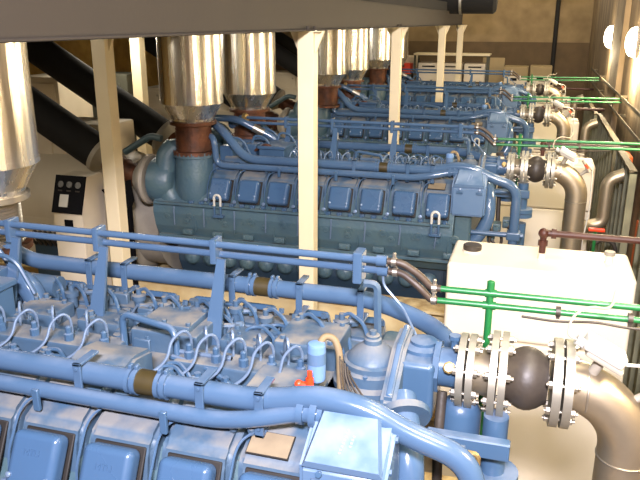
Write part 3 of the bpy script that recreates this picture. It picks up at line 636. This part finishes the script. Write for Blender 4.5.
# S bends to the wall
def make_s():
    y = ROWS[1]
    return tag(MB().tube([(.37, y+.3, -1.95), (.45, y+.8, -1.86), (.54, y+1.0, -1.8), (.69, y+1.02, -1.77), (.69, y+1.02, -1.36), (.83, y+1.02, -1.30)], .057, 20, .13, 7).build('bent_pipe', 'stain'), 'x', 'pipe', 'grey S shaped pipes')
sb = make_s()
row_copies(sb, ['grey S shaped pipe beside the second tank going to the wall', 'grey S shaped pipe beside the third tank', 'grey S shaped pipe beside the farthest tank'], [2, 3], 1)

# ---------------------------------------------------------------- green pipes
def make_green(yc, drop, label):
    y = yc+.23
    r = thing('green_pipe', label, 'pipe', (.3, y, -.96), 'green pipes to the wall')
    MB().cyl((-.27, y, -.917), (XW-.06, y, -.902), .0112, n=12).cyl((-.11, y, -.915), (-.07, y, -.914), .015, n=12).build('upper_tube', 'green', r)
    MB().cyl((-.28, y, -.963), (XW-.06, y, -.945), .0112, n=12).cyl((-.115, y, -.961), (-.07, y, -.96), .015, n=12).build('lower_tube', 'green', r)
    if drop: MB().cyl((-.092, y, -.89), (-.092, y, -1.9), .013, n=12).lathe([(.014, 0), (.014, .03), (.006, .034)], (-.092, y, -.9), (0, 0, 1), 12).build('drop_tube', 'green', r)
    for x in (.14, .37):
        MB().lathe([(.014, -.008), (.018, -.008), (.018, .008), (.014, .008)], (x, y, -.957+.02*x), (1, 0, 0), 12).box((x-.006, y-.005, -.98), (x+.006, y+.005, -.968)).build('pipe_clip', 'rubber', r)
    MB().tube([(.02, y-.018, -.98), (.14, y-.018, -.985), (.26, y-.018, -.97), (.37, y-.018, -.98), (.6, y-.018, -.965)], .005, 6, .04).build('tied_cable', 'rubber', r)
    return r
make_green(ROWS[0], True, 'twin green pipe with a vertical drop, in front of the large front tank')
gp = make_green(ROWS[1], True, 'twin green pipe from the second engine above the second silver elbow')
for k, lab in ((2, 'twin green pipe from the third engine ending on the wall rails'), (3, 'twin green pipe from the farthest engine, in front of the back cartons')):
    c = copy_tree(gp); c.location.y += ROWS[k]-ROWS[1]; c['label'] = lab

# ---------------------------------------------------------------- right wall: rails, boards, lamps
for z, lab in ((-.87, 'upper angle steel rail on the right wall under the green pipe ends'), (-1.1, 'lower angle steel rail on the right wall below the pipe ends')):
    r = thing('wall_rail', lab, 'rail', (1.03, 8, z), 'steel rails on the wall')
    MB().box((.985, 3.2, z-.018), (.993, 15.0, z+.018)).box((.985, 3.2, z-.018), (1.02, 15.0, z-.01)).build('rail_bar', 'wrail', r)
    for y in (3.6, 5.9, 9.4, 11.2, 12.9, 14.6): MB().box((.993, y-.02, z-.018), (XW, y+.02, z+.01), .003, 1).build('wall_bracket', 'wrail', r)
for y0, y1, x, zt, lab in ((3.5, 5.9, .92, -1.1, 'grey-green upright board on the right wall beyond the front tank'),
                           (6.3, 7.5, .86, -1.2, 'grey-green upright board beside the S shaped pipe'),
                           (8.1, 10.7, .9, -1.24, 'grey-green upright board beside the third tank'),
                           (11.2, 13.6, .9, -1.3, 'grey-green upright board nearest the back corner')):
    r = thing('wall_board', lab, 'board', (x, (y0+y1)/2, FZ), 'grey-green boards along the right wall')
    MB().box((x-.012, y0, FZ), (x+.012, y1, zt)).build('board_panel', 'slatwood', r)
    n = int((y1-y0)/.3)
    for k in range(n+1):
        y = y0+(y1-y0-.05)*k/n
        MB().box((x-.045, y, FZ), (x-.012, y+.05, zt-.01)).build('board_batten', 'slatwood', r)
    MB().box((x-.046, y0, zt-.02), (x+.013, y1, zt+.006)).build('board_rail', 'wrail', r)
for k, (y, lab) in enumerate(((2.0, 'bulkhead lamp on the right wall beside the front engine'), (5.5, 'bulkhead lamp on the right wall beside the second engine'),
                              (9.05, 'glowing bulkhead lamp on the right wall, nearer of the two in view'), (12.1, 'glowing bulkhead lamp on the right wall nearer the back corner'))):
    z = -.2
    r = thing('bulkhead_lamp', lab, 'wall lamp', (1.03, y, z-.12), 'glowing bulkhead lamps')
    MB().box((1.04, y-.09, z-.2), (XW, y+.09, z+.16), .01).build('lamp_base', 'gengrey', r)
    MB().ball((1.02, y, z-.02), .11, (.8, .8, 1.5)).build('lamp_glass', 'glow', r)
    l = bpy.data.lights.new('bulkhead_light', 'POINT'); l.energy = (70, 90, 130, 130)[k]; l.color = (1, .8, .5); l.shadow_soft_size = .1
    o = bpy.data.objects.new('bulkhead_light', l); C.objects.link(o); o.location = (.93, y, z-.3+H)

# clutter by the wall
tag(MB().box((.9, 5.98, FZ), (.98, 6.2, -1.58), .02).build('orange_sheet', 'orange'), 'orange rolled sheet standing between two grey-green boards', 'sheet')
tag(MB().box((.93, 7.6, FZ), (1.0, 7.95, -1.3), .02).build('orange_sheet', 'orange'), 'orange rolled sheet standing behind the S shaped pipe', 'sheet')
hl = thing('hose_reel', 'black hose ring with red valve handle below the S shaped pipe', 'hose', (.72, 6.6, FZ))
MB().tube([(.72+.1*math.cos(t*PI/10), 6.6, -2.0+.1*math.sin(t*PI/10)) for t in range(20)], .022, 10, closed=True).build('hose_ring', 'rubber', hl)
MB().tube([(.62, 6.5, FZ), (.62, 6.5, -1.8)], .015, 8).build('hose_stem', 'green', hl)
MB().box((.56, 6.48, -1.8), (.7, 6.52, -1.77), .008).build('valve_lever', 'red', hl)

# ---------------------------------------------------------------- back of the room
cd = tag(MB().cyl((.31, 17.84, FZ), (.31, 17.84, 2.0), .05).build('wall_conduit', 'dark'), 'dark vertical conduit on the back wall', 'conduit')
rk = thing('steel_shelf', 'steel shelf with pale top board along the back wall', 'shelf', (-1.9, 16.7, FZ))
MB().box((-2.75, 16.4, -.73), (-1.05, 17.0, -.69), .003, 1).build('shelf_board', 'cream', rk)
MB().box((-2.75, 16.4, -1.38), (-1.05, 17.0, -1.34), .003, 1).build('shelf_board', 'grn', rk)
for x in (-2.72, -1.1):
    for y in (16.43, 16.97): MB().box((x-.02, y-.02, FZ), (x+.02, y+.02, -.73)).build('shelf_leg', 'grn', rk)
bl = ['pale carton on the back shelf next to the red crate', 'pale carton in the middle of the back shelf', 'pale carton on the back shelf next to the leaning board']
for k in range(3):
    x = -2.64+k*.52
    r = thing('carton', bl[k], 'carton', (x+.24, 16.7, -1.34), 'pale cartons on the back shelf')
    MB().box((x, 16.45, -1.34), (x+.47, 16.9, -.9), .01).build('carton_body', 'boxw', r)
    MB().box((x+.09, 16.444, -.99), (x+.38, 16.452, -.96)).build('carton_slot', 'black', r)
tag(MB().box((-3.35, 16.4, FZ), (-2.8, 16.9, -1.16), .01).build('low_cabinet', 'grn'), 'grey low cabinet under the red crate', 'cabinet')
rc = thing('crate', 'red crate on the low cabinet at the back wall', 'crate', (-3.05, 16.6, -1.16))
MB().box((-3.3, 16.42, -1.16), (-2.82, 16.8, -.92), .01).build('crate_shell', 'red', rc)
MB().box((-3.12, 16.41, -1.03), (-3.0, 16.425, -.99)).build('crate_handle', 'rust', rc)
tag(MB().box((-3.3, 17.0, FZ), (-2.8, 17.4, -.78), .01).build('tall_carton', 'boxw'), 'beige tall carton behind the red crate', 'carton')
tag(MB().box((-1.27, 17.3, FZ+.02), (-.77, 17.34, -.8), 0, 1, Matrix.Rotation(-.12, 3, 'X')).build('leaning_board', 'boxb'), 'tan board leaning at the back wall between shelf and pale chests', 'board')
for k, (x0, x1, zt, lab) in enumerate(((-.72, -.22, -.95, 'pale chest at the back wall beside the leaning board'), (-.16, .28, -.93, 'pale chest at the back wall beside the conduit'))):
    r = thing('chest', lab, 'chest', ((x0+x1)/2, 16.7, FZ), 'pale chests at the back wall')
    MB().box((x0, 16.45, FZ), (x1, 17.0, zt-.2), .01).build('chest_body', 'boxw', r)
    MB().box((x0-.01, 16.44, zt-.2), (x1+.01, 17.01, zt), .012).build('chest_lid', 'boxb', r)
    MB().box((x0+.14, 16.435, zt-.3), (x0+.28, 16.452, zt-.24), .003, 1).build('chest_handle', 'black', r)
# left background
lc = thing('switch_cabinet', 'pale switch cabinet standing left behind the black ducts', 'cabinet', (-5.4, 7.0, FZ))
MB().box((-5.5, 6.6, FZ), (-4.98, 7.2, -.585), .012).build('cabinet_body', 'gen', lc)
MB().box((-5.46, 6.585, -1.5), (-5.02, 6.602, -.65), .006, 1).build('cabinet_door', 'boxw', lc)
gb = thing('relay_box', 'grey-green relay box behind the black ducts', 'box', (-5.1, 7.6, FZ))
MB().box((-5.5, 7.4, FZ), (-4.62, 7.8, -.60), .012).build('box_body', 'grn', gb)
MB().box((-5.4, 7.385, -1.4), (-4.72, 7.402, -.7), .006, 1).build('box_door', 'grn', gb)
# dark pipe above the end of the beam
dp = thing('header_pipe', 'thick dark pipe hung above the end of the long beam', 'pipe', (-1.8, 12.2, .17))
MB().lathe([(.02, 0), (.15, .015), (.19, .06), (.19, 2.4)], (-.72, 12.2, .31), (-1, 0, 0), 28).build('pipe_body', 'duct', dp)
for x in (-1.3, -2.2): MB().box((x-.015, 12.19, .3), (x+.015, 12.21, 2.0)).lathe([(.192, -.02), (.2, -.02), (.2, .02), (.192, .02)], (x, 12.2, .31), (1, 0, 0), 24).build('pipe_hanger', 'flange', dp)
cl = thing('batten_lamp', 'white fluorescent batten hanging at the top of the back wall', 'ceiling lamp', (.3, 16.2, .47))
MB().box((-.3, 16.1, .5), (.9, 16.22, .58), .005, 1).build('lamp_tray', 'white', cl)
MB().cyl((-.28, 16.16, .48), (.88, 16.16, .48), .02).build('lamp_tube', 'tube', cl)
for x in (-.1, .7): MB().cyl((x, 16.16, .58), (x, 16.16, 2.0), .008, n=8).build('lamp_hanger', 'grn', cl)

# ---------------------------------------------------------------- lights
def area(name, loc, to, sx, sy, e, col):
    l = bpy.data.lights.new(name, 'AREA'); l.shape = 'RECTANGLE'; l.size = sx; l.size_y = sy; l.energy = e; l.color = col
    o = bpy.data.objects.new(name, l); C.objects.link(o); o.location = V(loc)+V((0, 0, H))
    o.rotation_euler = (V(to)-V(loc)).to_track_quat('-Z', 'Y').to_euler(); return o
area('front_lamp', (.15, -.8, 1.05), (-.4, 2.6, -1.25), 0.6, .2, 520, (.95, .89, 1))
for y, e in ((3.6, 75), (7.2, 80), (10.8, 75), (14.2, 60)): area('row_lamp', (.6, y, 1.85), (.3, y+1.0, -1.5), .3, 1.3, e, (1, .9, .72))
for y, e in ((2.9, 80), (7.0, 80), (10.5, 80)): area('deck_lamp', (-4.2, y, .12), (-3.4, y+.1, -1.6), .2, 1.4, e, (1, .9, .74))
area('side_fill', (.8, 1.2, 1.5), (.25, 4.2, -1.9), .3, .8, 90, (1, .92, .78))  # added fill to brighten the lower tank front, stands for no real fixture
area('back_lamp', (-1.0, 16.0, 1.7), (-1.0, 17.9, -.4), 3.0, .3, 50, (1, .84, .56))
w = bpy.data.worlds.new('World'); bpy.context.scene.world = w; w.use_nodes = True
w.node_tree.nodes['Background'].inputs[0].default_value = (.5, .45, .38, 1); w.node_tree.nodes['Background'].inputs[1].default_value = .2

# ---------------------------------------------------------------- camera
cam = bpy.data.cameras.new('camera'); co = bpy.data.objects.new('camera', cam); C.objects.link(co)
cam.sensor_width = 36; cam.lens = 36*700/640; cam.clip_start = .05
pt, yw, rl = (math.radians(a) for a in (17.35, 16.86, .12))
f = V((-math.sin(yw)*math.cos(pt), math.cos(yw)*math.cos(pt), -math.sin(pt)))
r = V((math.cos(yw), math.sin(yw), 0)); u = r.cross(f)
r2 = r*math.cos(rl)+u*math.sin(rl); u2 = -r*math.sin(rl)+u*math.cos(rl)
co.matrix_world = Matrix(((r2.x, u2.x, -f.x, 0), (r2.y, u2.y, -f.y, 0), (r2.z, u2.z, -f.z, H), (0, 0, 0, 1)))
sc = bpy.context.scene; sc.camera = co
vs = sc.view_settings; vs.view_transform = 'Standard'; vs.look = 'None'; vs.gamma = 1; vs.use_curve_mapping = False; vs.exposure = 0.
for o in C.objects:
    if '_o' in o: del o['_o']
